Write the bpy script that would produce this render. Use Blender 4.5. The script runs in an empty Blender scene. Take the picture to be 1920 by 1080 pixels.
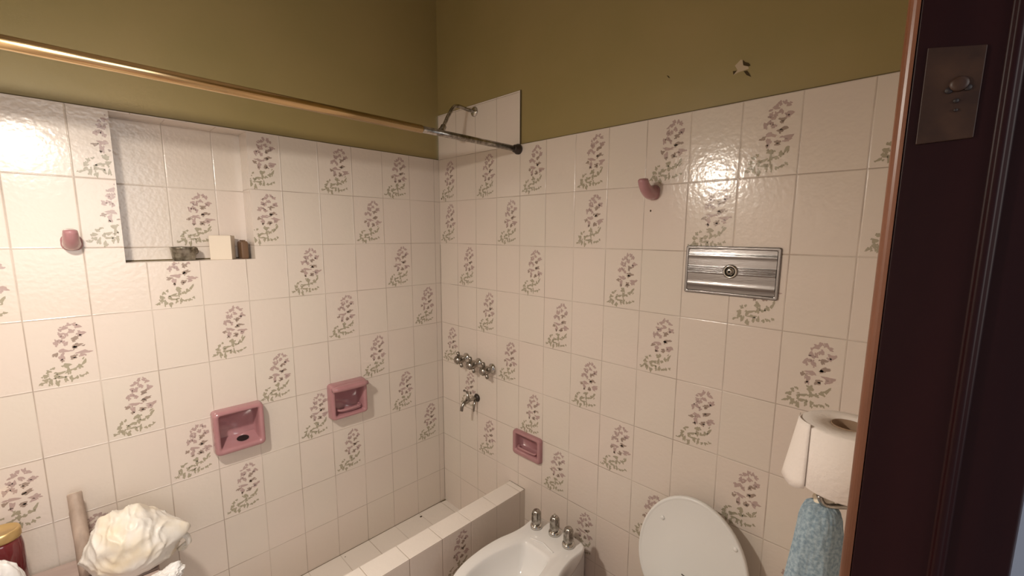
import bpy, bmesh, math, random
from mathutils import Vector, Matrix, noise

# ------------------------------------------------------------------ camera
S = bpy.context.scene
COL = S.collection
ZO = 1.97                                   # height of the top tile line above the floor
CAM = Vector((-1.4045, -1.9666, -0.3882 + ZO))
YAW, PITCH, ROLL, FPX = 0.7676, -0.1383, 0.0067, 804.57
fwd = Vector((math.cos(PITCH) * math.cos(YAW), math.cos(PITCH) * math.sin(YAW), math.sin(PITCH)))
rt0 = Vector((math.sin(YAW), -math.cos(YAW), 0)); up0 = rt0.cross(fwd)
rgt = math.cos(ROLL) * rt0 + math.sin(ROLL) * up0
upv = -math.sin(ROLL) * rt0 + math.cos(ROLL) * up0
cd = bpy.data.cameras.new('camera'); cam = bpy.data.objects.new('camera', cd); COL.objects.link(cam)
cd.sensor_width = 36; cd.sensor_fit = 'HORIZONTAL'; cd.lens = FPX / 1920 * 36
cd.shift_x = -14.595 / 1920; cd.shift_y = 10.44 / 1920
cd.clip_start = 0.02; cd.clip_end = 50
m = Matrix((rgt, upv, -fwd)).transposed().to_4x4(); m.translation = CAM
cam.matrix_world = m
S.camera = cam

# ------------------------------------------------------------------ light
W = bpy.data.worlds.new('world'); S.world = W; W.use_nodes = True
W.node_tree.nodes['Background'].inputs[0].default_value = (0.80, 0.86, 1.0, 1)
W.node_tree.nodes['Background'].inputs[1].default_value = 0.35
LAMP = Vector((-1.53, -0.90, ZO - 0.016))    # bare bulb, just outside the frame on the left
LAMP_STRENGTH = 860.0
S.view_settings.view_transform = 'Standard'; S.view_settings.look = 'None'
S.view_settings.gamma = 1.0; S.view_settings.exposure = 0.0
S.view_settings.use_curve_mapping = False


def area(name, loc, target, size, power, color):
    l = bpy.data.lights.new(name, 'AREA'); l.shape = 'RECTANGLE'; l.size, l.size_y = size; l.energy = power; l.color = color
    o = bpy.data.objects.new(name, l); COL.objects.link(o); o.location = loc
    o.rotation_euler = (Vector(target) - Vector(loc)).to_track_quat('-Z', 'Y').to_euler()
    return o


# daylight of the corridor, falling in through the open doorway behind the camera
area('corridor_daylight', (-1.5, -3.9, 1.9), (-1.2, -1.0, 1.2), (1.4, 1.6), 30.0, (1.0, 0.94, 0.88))


# ------------------------------------------------------------------ materials
def mat(name, color, rough=0.5, metal=0.0, spec=None, coat=0.0):
    m = bpy.data.materials.new(name); m.use_nodes = True
    b = m.node_tree.nodes['Principled BSDF']
    b.inputs['Base Color'].default_value = (*color, 1); b.inputs['Roughness'].default_value = rough
    b.inputs['Metallic'].default_value = metal
    if spec is not None: b.inputs['Specular IOR Level'].default_value = spec
    if coat: b.inputs['Coat Weight'].default_value = coat; b.inputs['Coat Roughness'].default_value = 0.08
    return m


def nd(m, t, **k):
    n = m.node_tree.nodes.new(t)
    for a, v in k.items(): setattr(n, a, v)
    return n


def ln(m, a, b): m.node_tree.links.new(a, b)


def mth(m, op, a, b=None, clamp=False):
    n = nd(m, 'ShaderNodeMath', operation=op); n.use_clamp = clamp
    for i, v in enumerate((a, b)):
        if v is None: continue
        if isinstance(v, (int, float)): n.inputs[i].default_value = v
        else: ln(m, v, n.inputs[i])
    return n.outputs[0]


def noise_bump(m, scale, strength, dist=0.002, detail=3.0, stretch=None, prev=None):
    tc = nd(m, 'ShaderNodeTexCoord'); n = nd(m, 'ShaderNodeTexNoise')
    n.inputs['Scale'].default_value = scale; n.inputs['Detail'].default_value = detail
    src = tc.outputs['Object']
    if stretch:
        mp = nd(m, 'ShaderNodeMapping'); mp.inputs['Scale'].default_value = stretch
        ln(m, src, mp.inputs['Vector']); src = mp.outputs[0]
    ln(m, src, n.inputs['Vector'])
    b = nd(m, 'ShaderNodeBump'); b.inputs['Strength'].default_value = strength; b.inputs['Distance'].default_value = dist
    ln(m, n.outputs['Fac'], b.inputs['Height'])
    if prev: ln(m, prev, b.inputs['Normal'])
    ln(m, b.outputs[0], m.node_tree.nodes['Principled BSDF'].inputs['Normal'])
    return b


def mottle(m, c1, c2, scale, detail=4.0, lo=0.35, hi=0.65, stretch=None):
    tc = nd(m, 'ShaderNodeTexCoord'); n = nd(m, 'ShaderNodeTexNoise')
    n.inputs['Scale'].default_value = scale; n.inputs['Detail'].default_value = detail
    src = tc.outputs['Object']
    if stretch:
        mp = nd(m, 'ShaderNodeMapping'); mp.inputs['Scale'].default_value = stretch
        ln(m, src, mp.inputs['Vector']); src = mp.outputs[0]
    ln(m, src, n.inputs['Vector'])
    r = nd(m, 'ShaderNodeValToRGB'); e = r.color_ramp.elements
    e[0].position = lo; e[0].color = (*c1, 1); e[1].position = hi; e[1].color = (*c2, 1)
    ln(m, n.outputs['Fac'], r.inputs['Fac']); ln(m, r.outputs[0], m.node_tree.nodes['Principled BSDF'].inputs['Base Color'])
    return r


def tile_mat(name, c1, c2, grout, tw=0.15, th=0.2206, rough=0.18, motif=None):
    """glazed tile; the UV map counts tiles, so whole numbers are the joints"""
    m = mat(name, c1, rough)
    m.node_tree.nodes['Principled BSDF'].inputs['Specular IOR Level'].default_value = 0.6
    bs = m.node_tree.nodes['Principled BSDF']
    uv = nd(m, 'ShaderNodeUVMap'); uv.uv_map = 'tile'
    sp = nd(m, 'ShaderNodeSeparateXYZ'); ln(m, uv.outputs[0], sp.inputs[0])
    du = mth(m, 'MULTIPLY', mth(m, 'PINGPONG', sp.outputs[0], 0.5), tw)
    dv = mth(m, 'MULTIPLY', mth(m, 'PINGPONG', sp.outputs[1], 0.5), th)
    d = mth(m, 'MINIMUM', du, dv)
    # rounded tile edges and joint
    mr = nd(m, 'ShaderNodeMapRange'); mr.interpolation_type = 'SMOOTHSTEP'
    mr.inputs[1].default_value = 0.0003; mr.inputs[2].default_value = 0.0034; ln(m, d, mr.inputs[0])
    hgt = mr.outputs[0]
    tc = nd(m, 'ShaderNodeTexCoord')
    n1 = nd(m, 'ShaderNodeTexNoise'); n1.inputs['Scale'].default_value = 70; n1.inputs['Detail'].default_value = 1.5
    ln(m, tc.outputs['Object'], n1.inputs['Vector'])
    n2 = nd(m, 'ShaderNodeTexNoise'); n2.inputs['Scale'].default_value = 16; n2.inputs['Detail'].default_value = 1
    ln(m, tc.outputs['Object'], n2.inputs['Vector'])
    hh = mth(m, 'ADD', mth(m, 'MULTIPLY', hgt, 1.0), mth(m, 'ADD', mth(m, 'MULTIPLY', n1.outputs['Fac'], 0.75), mth(m, 'MULTIPLY', n2.outputs['Fac'], 0.35)))
    bp = nd(m, 'ShaderNodeBump'); bp.inputs['Strength'].default_value = 0.75; bp.inputs['Distance'].default_value = 0.0011
    ln(m, hh, bp.inputs['Height']); ln(m, bp.outputs[0], bs.inputs['Normal'])
    if motif is not None:
        bs.inputs['Base Color'].default_value = (*motif, 1)
        return m
    # per tile tint
    fl = nd(m, 'ShaderNodeVectorMath', operation='FLOOR'); ln(m, uv.outputs[0], fl.inputs[0])
    wn = nd(m, 'ShaderNodeTexWhiteNoise'); wn.noise_dimensions = '3D'; ln(m, fl.outputs[0], wn.inputs['Vector'])
    n3 = nd(m, 'ShaderNodeTexNoise'); n3.inputs['Scale'].default_value = 3.2; n3.inputs['Detail'].default_value = 2
    ln(m, tc.outputs['Object'], n3.inputs['Vector'])
    fac = mth(m, 'ADD', mth(m, 'MULTIPLY', wn.outputs['Value'], 0.35), mth(m, 'MULTIPLY', mth(m, 'SUBTRACT', n3.outputs['Fac'], 0.3), 1.3), clamp=True)
    mx = nd(m, 'ShaderNodeMix', data_type='RGBA'); mx.inputs[6].default_value = (*c1, 1); mx.inputs[7].default_value = (*c2, 1)
    ln(m, fac, mx.inputs[0])
    # joint colour, stronger in some places than in others
    n4 = nd(m, 'ShaderNodeTexNoise'); n4.inputs['Scale'].default_value = 5; n4.inputs['Detail'].default_value = 3
    ln(m, tc.outputs['Object'], n4.inputs['Vector'])
    g0 = nd(m, 'ShaderNodeMapRange'); g0.inputs[1].default_value = 0.0006; g0.inputs[2].default_value = 0.0017
    g0.inputs[3].default_value = 1.0; g0.inputs[4].default_value = 0.0; ln(m, d, g0.inputs[0])
    gs = nd(m, 'ShaderNodeMapRange'); gs.inputs[1].default_value = 0.38; gs.inputs[2].default_value = 0.6
    gs.inputs[3].default_value = 0.22; gs.inputs[4].default_value = 0.8; ln(m, n4.outputs['Fac'], gs.inputs[0])
    g = mth(m, 'MULTIPLY', g0.outputs[0], gs.outputs[0])
    m2 = nd(m, 'ShaderNodeMix', data_type='RGBA'); ln(m, g, m2.inputs[0]); ln(m, mx.outputs[2], m2.inputs[6])
    m2.inputs[7].default_value = (*grout, 1)
    ln(m, m2.outputs[2], bs.inputs['Base Color'])
    return m


TC1, TC2, GR = (0.715, 0.65, 0.575), (0.74, 0.64, 0.58), (0.32, 0.25, 0.20)
M = {}
M['tile'] = tile_mat('glazed_wall_tile', TC1, TC2, GR)
M['petal'] = tile_mat('tile_flower_pink', TC1, TC2, GR, motif=(0.47, 0.355, 0.33))
M['petal_dark'] = tile_mat('tile_flower_brown', TC1, TC2, GR, motif=(0.35, 0.27, 0.225))
M['leaf'] = tile_mat('tile_flower_leaf', TC1, TC2, GR, motif=(0.385, 0.345, 0.255))
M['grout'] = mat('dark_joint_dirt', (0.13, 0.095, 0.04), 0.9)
M['paint'] = mat('olive_wall_paint', (0.19, 0.145, 0.06), 0.42)
mottle(M['paint'], (0.295, 0.232, 0.093), (0.325, 0.25, 0.105), 3.0)
noise_bump(M['paint'], 30, 0.25, 0.002)
M['plaster'] = mat('bare_plaster', (0.50, 0.40, 0.28), 0.9)
M['chip_dark'] = mat('plaster_hole_and_shade', (0.055, 0.035, 0.012), 0.95)
M['ceiling'] = mat('ceiling_paint', (0.62, 0.58, 0.50), 0.8)
noise_bump(M['ceiling'], 20, 0.2)
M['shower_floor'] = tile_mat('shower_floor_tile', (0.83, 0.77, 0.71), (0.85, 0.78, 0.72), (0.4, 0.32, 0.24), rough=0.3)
M['floor'] = tile_mat('room_floor_tile', (0.42, 0.30, 0.24), (0.46, 0.33, 0.27), (0.2, 0.15, 0.12), 0.3, 0.3, rough=0.35)
M['hall'] = mat('corridor_wall_paint', (0.26, 0.30, 0.38), 0.7)
noise_bump(M['hall'], 12, 0.15)
M['pink'] = mat('pink_glazed_ceramic', (0.45, 0.17, 0.175), 0.16, coat=0.5)
mottle(M['pink'], (0.40, 0.195, 0.21), (0.44, 0.225, 0.24), 9)
M['hole'] = mat('dark_hole', (0.012, 0.006, 0.006), 0.6)
M['chrome'] = mat('worn_chrome', (0.62, 0.60, 0.56), 0.16, 1.0)
noise_bump(M['chrome'], 60, 0.15, 0.001)
M['chrome_dull'] = mat('tarnished_chrome', (0.40, 0.37, 0.33), 0.25, 1.0)
mottle(M['chrome_dull'], (0.20, 0.18, 0.15), (0.50, 0.47, 0.43), 60)
M['brass'] = mat('gold_toned_tube', (0.78, 0.56, 0.30), 0.22, 1.0)
noise_bump(M['brass'], 30, 0.3, 0.001, stretch=(0.2, 3, 3))
M['steel'] = mat('brushed_steel', (0.25, 0.24, 0.24), 0.24, 1.0)
noise_bump(M['steel'], 40, 0.35, 0.001, stretch=(1, 0.5, 9))
M['rubber'] = mat('dark_rubber', (0.035, 0.024, 0.018), 0.45)
M['porcelain'] = mat('white_porcelain', (0.84, 0.83, 0.82), 0.10, coat=0.4)
M['seat'] = mat('white_seat_plastic', (0.80, 0.80, 0.78), 0.28)
M['ink'] = mat('grey_print', (0.10, 0.09, 0.08), 0.6)
M['paper'] = mat('tissue_paper', (0.82, 0.75, 0.70), 0.95)
noise_bump(M['paper'], 180, 0.5, 0.0015)
M['card'] = mat('cardboard_core', (0.30, 0.20, 0.13), 0.9)
M['towel'] = mat('blue_terry_cloth', (0.30, 0.40, 0.46), 0.95)
mottle(M['towel'], (0.19, 0.27, 0.335), (0.37, 0.46, 0.52), 220, 3, 0.35, 0.68)
M['bag'] = mat('cream_plastic_film', (0.76, 0.68, 0.54), 0.42)
mottle(M['bag'], (0.76, 0.73, 0.68), (0.74, 0.63, 0.45), 9, 3, 0.48, 0.74)
noise_bump(M['bag'], 11, 0.5, 0.012, 4.0, stretch=(1.6, 1, .7))
M['white_film'] = mat('white_plastic_film', (0.78, 0.77, 0.76), 0.4)
M['wood'] = mat('worn_wood', (0.40, 0.27, 0.20), 0.6)
mottle(M['wood'], (0.33, 0.25, 0.20), (0.50, 0.39, 0.32), 30, 5, stretch=(1, 1, 0.15))
M['bench'] = mat('painted_bench_wood', (0.36, 0.24, 0.20), 0.6)
mottle(M['bench'], (0.36, 0.27, 0.24), (0.50, 0.39, 0.35), 14, 5, stretch=(0.2, 1, 1))
M['gold'] = mat('gold_lid', (0.62, 0.44, 0.20), 0.4, 0.75)
M['red'] = mat('dark_red_glass', (0.13, 0.012, 0.016), 0.12, coat=0.6)
M['door'] = mat('dark_varnished_wood', (0.05, 0.016, 0.018), 0.42, spec=0.2)
mottle(M['door'], (0.012, 0.0020, 0.0030), (0.019, 0.0035, 0.0042), 18, 5, stretch=(1, 1, 0.08))
noise_bump(M['door'], 22, 0.25, 0.002, stretch=(1, 1, 0.1))
M['door_edge'] = mat('worn_brown_edge', (0.17, 0.065, 0.032), 0.35)
mottle(M['door_edge'], (0.10, 0.034, 0.014), (0.24, 0.09, 0.045), 16, 5, stretch=(1, 1, 0.15))
M['plate_paint'] = mat('painted_over_metal', (0.085, 0.042, 0.026), 0.45, 0.0, spec=0.35)
mottle(M['plate_paint'], (0.026, 0.011, 0.007), (0.05, 0.023, 0.013), 45)
M['soap'] = mat('cream_card_box', (0.72, 0.63, 0.52), 0.6)
M['tin'] = mat('dull_tin', (0.32, 0.29, 0.23), 0.3, 0.8)
mottle(M['tin'], (0.12, 0.10, 0.07), (0.50, 0.47, 0.40), 45)
M['brown_pack'] = mat('brown_packet', (0.16, 0.09, 0.05), 0.5)
b_ = mat('bulb_glow', (1, 0.9, 0.75)); M['bulb'] = b_
bb = b_.node_tree.nodes['Principled BSDF']
bb.inputs['Emission Color'].default_value = (1.0, 0.90, 0.78, 1); bb.inputs['Emission Strength'].default_value = LAMP_STRENGTH
M['black'] = mat('black_plastic', (0.02, 0.02, 0.02), 0.5)


# ------------------------------------------------------------------ helpers
def link(name, bm, mats, parent=None, smooth=True, loc=None, sub=0, bevel=0.0):
    me = bpy.data.meshes.new(name); bm.to_mesh(me); bm.free()
    if not isinstance(mats, (list, tuple)): mats = [mats]
    for k in mats: me.materials.append(k)
    o = bpy.data.objects.new(name, me); COL.objects.link(o)
    if smooth:
        for p in me.polygons: p.use_smooth = True
    if bevel:
        b = o.modifiers.new('bevel', 'BEVEL'); b.width = bevel; b.segments = 3; b.limit_method = 'ANGLE'; b.angle_limit = math.radians(35)
        o.modifiers.new('wn', 'WEIGHTED_NORMAL')
    if sub:
        s = o.modifiers.new('sub', 'SUBSURF'); s.levels = sub; s.render_levels = sub
    if parent: o.parent = parent
    if loc is not None: o.location = loc
    return o


def thing(name, label, cat, loc=(0, 0, 0), rotz=0.0, group=None):
    o = bpy.data.objects.new(name, None); COL.objects.link(o); o.empty_display_size = 0.05
    o.location = loc; o.rotation_euler = (0, 0, rotz)
    return tag(o, label, cat, group)


def tag(o, label, cat, group=None):
    o['label'] = label; o['category'] = cat
    if group: o['group'] = group
    return o


def struct(o): o['kind'] = 'structure'; return o


def box(bm, lo, hi, mi=0):
    vs = [bm.verts.new((x, y, z)) for x in (lo[0], hi[0]) for y in (lo[1], hi[1]) for z in (lo[2], hi[2])]
    F = []
    for f in ((0, 1, 3, 2), (4, 6, 7, 5), (0, 4, 5, 1), (2, 3, 7, 6), (0, 2, 6, 4), (1, 5, 7, 3)):
        fc = bm.faces.new([vs[i] for i in f]); fc.material_index = mi; F.append(fc)
    return F


def frame(d):
    d = d.normalized(); a = Vector((0, 0, 1)) if abs(d.z) < 0.9 else Vector((1, 0, 0))
    x = a.cross(d).normalized(); return x, d.cross(x)


def tube(bm, pts, rad, n=20, cap=True, mi=0, squash=None):
    pts = [Vector(p) for p in pts]
    if not isinstance(rad, (list, tuple)): rad = [rad] * len(pts)
    rings = []; px = None
    for i, p in enumerate(pts):
        d = (pts[min(i + 1, len(pts) - 1)] - pts[max(i - 1, 0)])
        if px is None: x, y = frame(d)
        else:
            dn = d.normalized(); x = (px - dn * px.dot(dn)).normalized(); y = dn.cross(x)
        px = x; r = rad[i]; ry = r * (squash[i] if squash else 1)
        rings.append([bm.verts.new(p + x * (r * math.cos(2 * math.pi * k / n)) + y * (ry * math.sin(2 * math.pi * k / n))) for k in range(n)])
    for a, b in zip(rings, rings[1:]):
        for k in range(n):
            f = bm.faces.new((a[k], a[(k + 1) % n], b[(k + 1) % n], b[k])); f.material_index = mi
    if cap:
        bm.faces.new(rings[0][::-1]).material_index = mi; bm.faces.new(rings[-1]).material_index = mi
    return rings


def lathe(bm, prof, axis_o, axis_d, n=32, mi=0, capa=True, capb=True):
    """prof: (distance along the axis, radius)"""
    o = Vector(axis_o); d = Vector(axis_d).normalized(); x, y = frame(d); rings = []
    for t, r in prof:
        rings.append([bm.verts.new(o + d * t + x * (r * math.cos(2 * math.pi * k / n)) + y * (r * math.sin(2 * math.pi * k / n))) for k in range(n)])
    for a, b in zip(rings, rings[1:]):
        for k in range(n):
            bm.faces.new((a[k], a[(k + 1) % n], b[(k + 1) % n], b[k])).material_index = mi
    if capa: bm.faces.new(rings[0][::-1]).material_index = mi
    if capb: bm.faces.new(rings[-1]).material_index = mi


def loft(bm, rings, capa=True, capb=True, mi=0, closed=True):
    R = [[bm.verts.new(p) for p in r] for r in rings]
    n = len(R[0])
    for a, b in zip(R, R[1:]):
        for k in range(n if closed else n - 1):
            bm.faces.new((a[k], a[(k + 1) % n], b[(k + 1) % n], b[k])).material_index = mi
    if capa: bm.faces.new(R[0][::-1]).material_index = mi
    if capb: bm.faces.new(R[-1]).material_index = mi
    return R


def smooth_pts(pts, k=6):
    pts = [Vector(p) for p in pts]; out = []
    for i in range(len(pts) - 1):
        a = pts[max(i - 1, 0)]; b = pts[i]; c = pts[i + 1]; d = pts[min(i + 2, len(pts) - 1)]
        for j in range(k):
            t = j / k
            out.append(0.5 * ((2 * b) + (c - a) * t + (2 * a - 5 * b + 4 * c - d) * t * t + (3 * b - a - 3 * c + d) * t ** 3))
    out.append(pts[-1]); return out


def rrect(w, h, r, n=6, cx=0, cz=0):
    out = []
    for sx, sz, a0 in ((1, 1, 0), (-1, 1, 90), (-1, -1, 180), (1, -1, 270)):
        for i in range(n + 1):
            a = math.radians(a0 + 90 * i / n)
            out.append((cx + sx * (w / 2 - r) + r * math.cos(a), cz + sz * (h / 2 - r) + r * math.sin(a)))
    return out


# ------------------------------------------------------------------ tiled walls
H = 0.2206
MOTIF = [(0.627, 0.899, 0.033, 0.027, 0, 'p'), (0.713, 0.895, 0.033, 0.027, 0, 'p'), (0.567, 0.854, 0.053, 0.027, -20, 'p'), (0.493, 0.827, 0.027, 0.014, 0, 'p'), (0.773, 0.859, 0.047, 0.023, 20, 'p'), (0.653, 0.795, 0.047, 0.027, 0, 'p'), (0.807, 0.754, 0.06, 0.032, -5, 'p'), (0.773, 0.727, 0.033, 0.018, 0, 'p'), (0.493, 0.763, 0.04, 0.027, 0, 'p'), (0.567, 0.754, 0.027, 0.032, 0, 'p'), (0.52, 0.727, 0.047, 0.018, 20, 'p'), (0.7, 0.695, 0.06, 0.023, -8, 'd'), (0.673, 0.664, 0.027, 0.018, 0, 'd'), (0.413, 0.646, 0.04, 0.036, 0, 'p'), (0.473, 0.673, 0.04, 0.023, -30, 'p'), (0.56, 0.627, 0.033, 0.027, 0, 'p'), (0.52, 0.655, 0.033, 0.023, 0, 'p'), (0.72, 0.578, 0.087, 0.023, -15, 'd'), (0.68, 0.555, 0.04, 0.023, 0, 'd'), (0.807, 0.473, 0.093, 0.027, 0, 'p'), (0.78, 0.432, 0.047, 0.023, 0, 'p'), (0.513, 0.519, 0.1, 0.023, 8, 'p'), (0.387, 0.482, 0.047, 0.023, -20, 'd'), (0.48, 0.432, 0.04, 0.05, 0, 'p'), (0.467, 0.387, 0.027, 0.018, 0, 'd'), (0.647, 0.423, 0.047, 0.023, 10, 'd'), (0.64, 0.396, 0.053, 0.018, -10, 'd'), (0.793, 0.319, 0.027, 0.05, 30, 'g'), (0.713, 0.269, 0.047, 0.027, 20, 'g'), (0.533, 0.306, 0.06, 0.032, 0, 'g'), (0.547, 0.228, 0.033, 0.041, 0, 'g'), (0.627, 0.233, 0.047, 0.018, 0, 'g'), (0.32, 0.283, 0.027, 0.014, -10, 'g'), (0.253, 0.251, 0.033, 0.023, -10, 'g'), (0.207, 0.188, 0.047, 0.027, 0, 'g'), (0.207, 0.129, 0.04, 0.027, 0, 'g'), (0.267, 0.092, 0.033, 0.045, 0, 'g'), (0.133, 0.088, 0.053, 0.014, -25, 'g'), (0.36, 0.056, 0.033, 0.041, 0, 'g'), (0.427, 0.206, 0.08, 0.018, -15, 'g'), (0.353, 0.174, 0.033, 0.027, 0, 'g'), (0.433, 0.138, 0.087, 0.014, 0, 'g'), (0.487, 0.106, 0.027, 0.032, 0, 'g'), (0.567, 0.111, 0.027, 0.041, 0, 'g'), (0.653, 0.102, 0.033, 0.018, -15, 'g'), (0.733, 0.115, 0.04, 0.018, -15, 'g'), (0.813, 0.142, 0.027, 0.014, 0, 'g')]
WM = [M['tile'], M['petal'], M['petal_dark'], M['leaf'], M['paint'], M['grout'], M['plaster'], M['chip_dark'], M['shower_floor']]
TI = dict(tile=0, p=1, d=2, g=3, paint=4, grout=5, plaster=6, dark=7, sfloor=8)


class Sheet:
    """a wall mesh; P(s, z, out) places a point, s runs along the wall from the corner"""
    def __init__(self, P, uvf):
        self.bm = bmesh.new(); self.uv = self.bm.loops.layers.uv.new('tile'); self.P = P; self.uvf = uvf

    def poly(self, pts, mi=0, out=0.0, uvs=None):
        vs = [self.bm.verts.new(self.P(s, z, out)) for s, z in pts]
        f = self.bm.faces.new(vs); f.material_index = mi
        for l, q in zip(f.loops, uvs or [self.uvf(s, z) for s, z in pts]): l[self.uv].uv = q
        return f

    def poly3(self, pts, mi, uvs):
        f = self.bm.faces.new([self.bm.verts.new(p) for p in pts]); f.material_index = mi
        for l, q in zip(f.loops, uvs): l[self.uv].uv = q

    def rect(self, s0, s1, z0, z1, holes=(), mi=0, out=0.0):
        ss = sorted({s0, s1, *[a for h in holes for a in h[:2] if s0 < a < s1]})
        zz = sorted({z0, z1, *[a for h in holes for a in h[2:] if z0 < a < z1]})
        for a, b in zip(ss, ss[1:]):
            for c, d in zip(zz, zz[1:]):
                ms, mz = (a + b) / 2, (c + d) / 2
                if any(h[0] < ms < h[1] and h[2] < mz < h[3] for h in holes): continue
                self.poly([(a, c), (b, c), (b, d), (a, d)], mi, out)

    def motif(self, s_left, s_right, z0, z1, holes=(), out=0.0003, seed=0):
        """s_left: the s under the motif's left edge as seen from the room"""
        rnd = random.Random(seed)
        for cu, cv, ru, rv, an, k in MOTIF:
            a0 = math.radians(-an)
            n = 9
            subs = [(cu, cv, ru, rv)]
            for _ in range(2):
                t = rnd.uniform(0, 6.28)
                subs.append((cu + ru * 1.15 * math.cos(t), cv + rv * 1.2 * math.sin(t), max(ru * .38, .014), max(rv * .42, .010)))
            self._motif_blobs(subs, a0, n, k, rnd, s_left, s_right, z0, z1, holes, out)

    def _motif_blobs(self, subs, a0, n, k, rnd, s_left, s_right, z0, z1, holes, out):
        for j_, (cu, cv, ru, rv) in enumerate(subs):
            pts = []; ph = rnd.uniform(0, 6.28)
            for i in range(n):
                t = 2 * math.pi * i / n
                rr = 0.92 + 0.24 * math.sin(3 * t + ph) + rnd.uniform(-0.10, 0.10)
                x = ru * rr * math.cos(t) * 0.150 * 1.08; y = rv * rr * math.sin(t) * H * 1.12
                X = x * math.cos(a0) - y * math.sin(a0); Y = x * math.sin(a0) + y * math.cos(a0)
                u = cu + X / 0.150; v = cv + Y / H
                pts.append((s_left + (s_right - s_left) * u, z0 + (z1 - z0) * v))
            lo, hi = min(s_left, s_right) + .001, max(s_left, s_right) - .001
            if any(h[0] < p[0] < h[1] and h[2] < p[1] < h[3] for h in holes for p in pts): continue
            pts = [(min(max(p[0], lo), hi), p[1]) for p in pts]
            self.poly(pts, TI[k], out + .00005 * j_)

    def done(self, name): return struct(link(name, self.bm, WM, smooth=False))


# --- left wall (plane Y = 0, s = -X)
OFF = 0.034
uvL = lambda s, z: ((s - OFF) / 0.15 + (0.0 if s > OFF - 1e-6 else 0.0), (z - ZO) / H)
L = Sheet(lambda s, z, o: (-s, -o, z), uvL)
NX0, NX1, NZ0, NZ1, ND = 0.900, 1.2865, ZO - 0.495, ZO - 0.004, 0.10
dish_a = (0.925, 1.085, ZO - 1.258, ZO - 1.10)
dish_b = (0.495, 0.640, ZO - 1.240, ZO - 1.11)
holesL = [(NX0, NX1, NZ0, NZ1), dish_a, dish_b]
LEN_L = 2.0
L.rect(0, LEN_L, -0.01, ZO, holesL)
L.rect(-0.006, LEN_L, ZO, 3.0, mi=4, out=-0.006)
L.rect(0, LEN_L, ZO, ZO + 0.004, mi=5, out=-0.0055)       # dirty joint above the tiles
FL = [(2, 0), (4, 0), (6, 0), (9, 0), (3, 1), (6, 1), (9, 1), (2, 2), (5, 2), (8, 2), (11, 2), (1, 3), (4, 3), (7, 3), (10, 3), (13, 3),
      (3, 4), (6, 4), (9, 4), (12, 4), (2, 5), (5, 5), (8, 5), (11, 5), (1, 6), (4, 6), (7, 6), (10, 6), (13, 6), (12, 1), (12, 0)]
for c, r in FL:
    L.motif(OFF + 0.15 * c, OFF + 0.15 * (c - 1), ZO - H * (r + 1), ZO - H * r, holesL, seed=c * 31 + r)
# niche
def nq(pts, uvs, mi=0): L.poly3(pts, mi, uvs)
x0, x1, z0, z1 = -NX1, -NX0, NZ0, NZ1
bu = lambda x: (x + 1.143) / 0.148
nq([(x0, ND, z0), (x1, ND, z0), (x1, ND, z1), (x0, ND, z1)], [(bu(x), (z - ZO + .005) / H) for x, z in ((x0, z0), (x1, z0), (x1, z1), (x0, z1))])
nq([(x1, 0, z0), (x1, 0, z1), (x1, ND, z1), (x1, ND, z0)], [(.3, (z0 - ZO) / H), (.3, (z1 - ZO) / H), (.7, (z1 - ZO) / H), (.7, (z0 - ZO) / H)])
nq([(x0, 0, z0), (x0, ND, z0), (x0, ND, z1), (x0, 0, z1)], [(.3, (z0 - ZO) / H), (.7, (z0 - ZO) / H), (.7, (z1 - ZO) / H), (.3, (z1 - ZO) / H)])
nq([(x0, 0, z0), (x1, 0, z0), (x1, ND, z0), (x0, ND, z0)], [(bu(x0), .3), (bu(x1), .3), (bu(x1), .7), (bu(x0), .7)])
nq([(x0, 0, z1), (x0, ND, z1), (x1, ND, z1), (x1, 0, z1)], [(bu(x0), .3), (bu(x0), .7), (bu(x1), .7), (bu(x1), .3)])
bl = Sheet(lambda s, z, o: (-s, ND - o, z), uvL); bl.bm.free(); bl.bm = L.bm; bl.uv = L.uv
bl.motif(1.143, 0.995, ZO - .005 - 2 * H, ZO - .005 - H, seed=77)
# dark line along the niche bottom, grime line in the corner
g = 0.0006
for a, b in (((x0, ND - g, z0 + .0), (x1, ND - g, z0 + .004)),):
    nq([(a[0], a[1], a[2]), (b[0], a[1], a[2]), (b[0], a[1], b[2]), (a[0], a[1], b[2])], [(.5, .5)] * 4, 5)
nq([(-0.0012, -0.0004, 0.02), (0, -0.0004, 0.02), (0, -0.0004, ZO - .45), (-0.0012, -0.0004, ZO - .45)], [(.5, .5)] * 4, 5)
wall_left = L.done('wall_left')

# --- right wall (plane X = 0, s = -Y)
uvR = lambda s, z: ((s - 0.1527) / 0.1517 + 1, (z - ZO) / H)
R_ = Sheet(lambda s, z, o: (-o, -s, z), uvR)
dish_c = (0.605, 0.74, ZO - 1.42, ZO - 1.345)
holesR = [dish_c]
LEN_R = 1.965
R_.rect(0, LEN_R, -0.01, ZO, holesR)
R_.rect(0, 0.605, ZO, ZO + 0.226)
R_.poly3([(0, -0.605, ZO), (0.006, -0.605, ZO), (0.006, -0.605, ZO + .226), (0, -0.605, ZO + .226)], 5, [(.5, .5)] * 4)
R_.rect(-0.006, LEN_R, ZO, 3.0, holes=[(-1, 0.605, 0, ZO + 0.226)], mi=4, out=-0.006)
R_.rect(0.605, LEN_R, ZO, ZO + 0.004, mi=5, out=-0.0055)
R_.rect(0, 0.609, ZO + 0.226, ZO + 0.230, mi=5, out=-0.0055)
R_.rect(0.605, 0.611, ZO, ZO + 0.226, mi=5, out=-0.0054)
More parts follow.
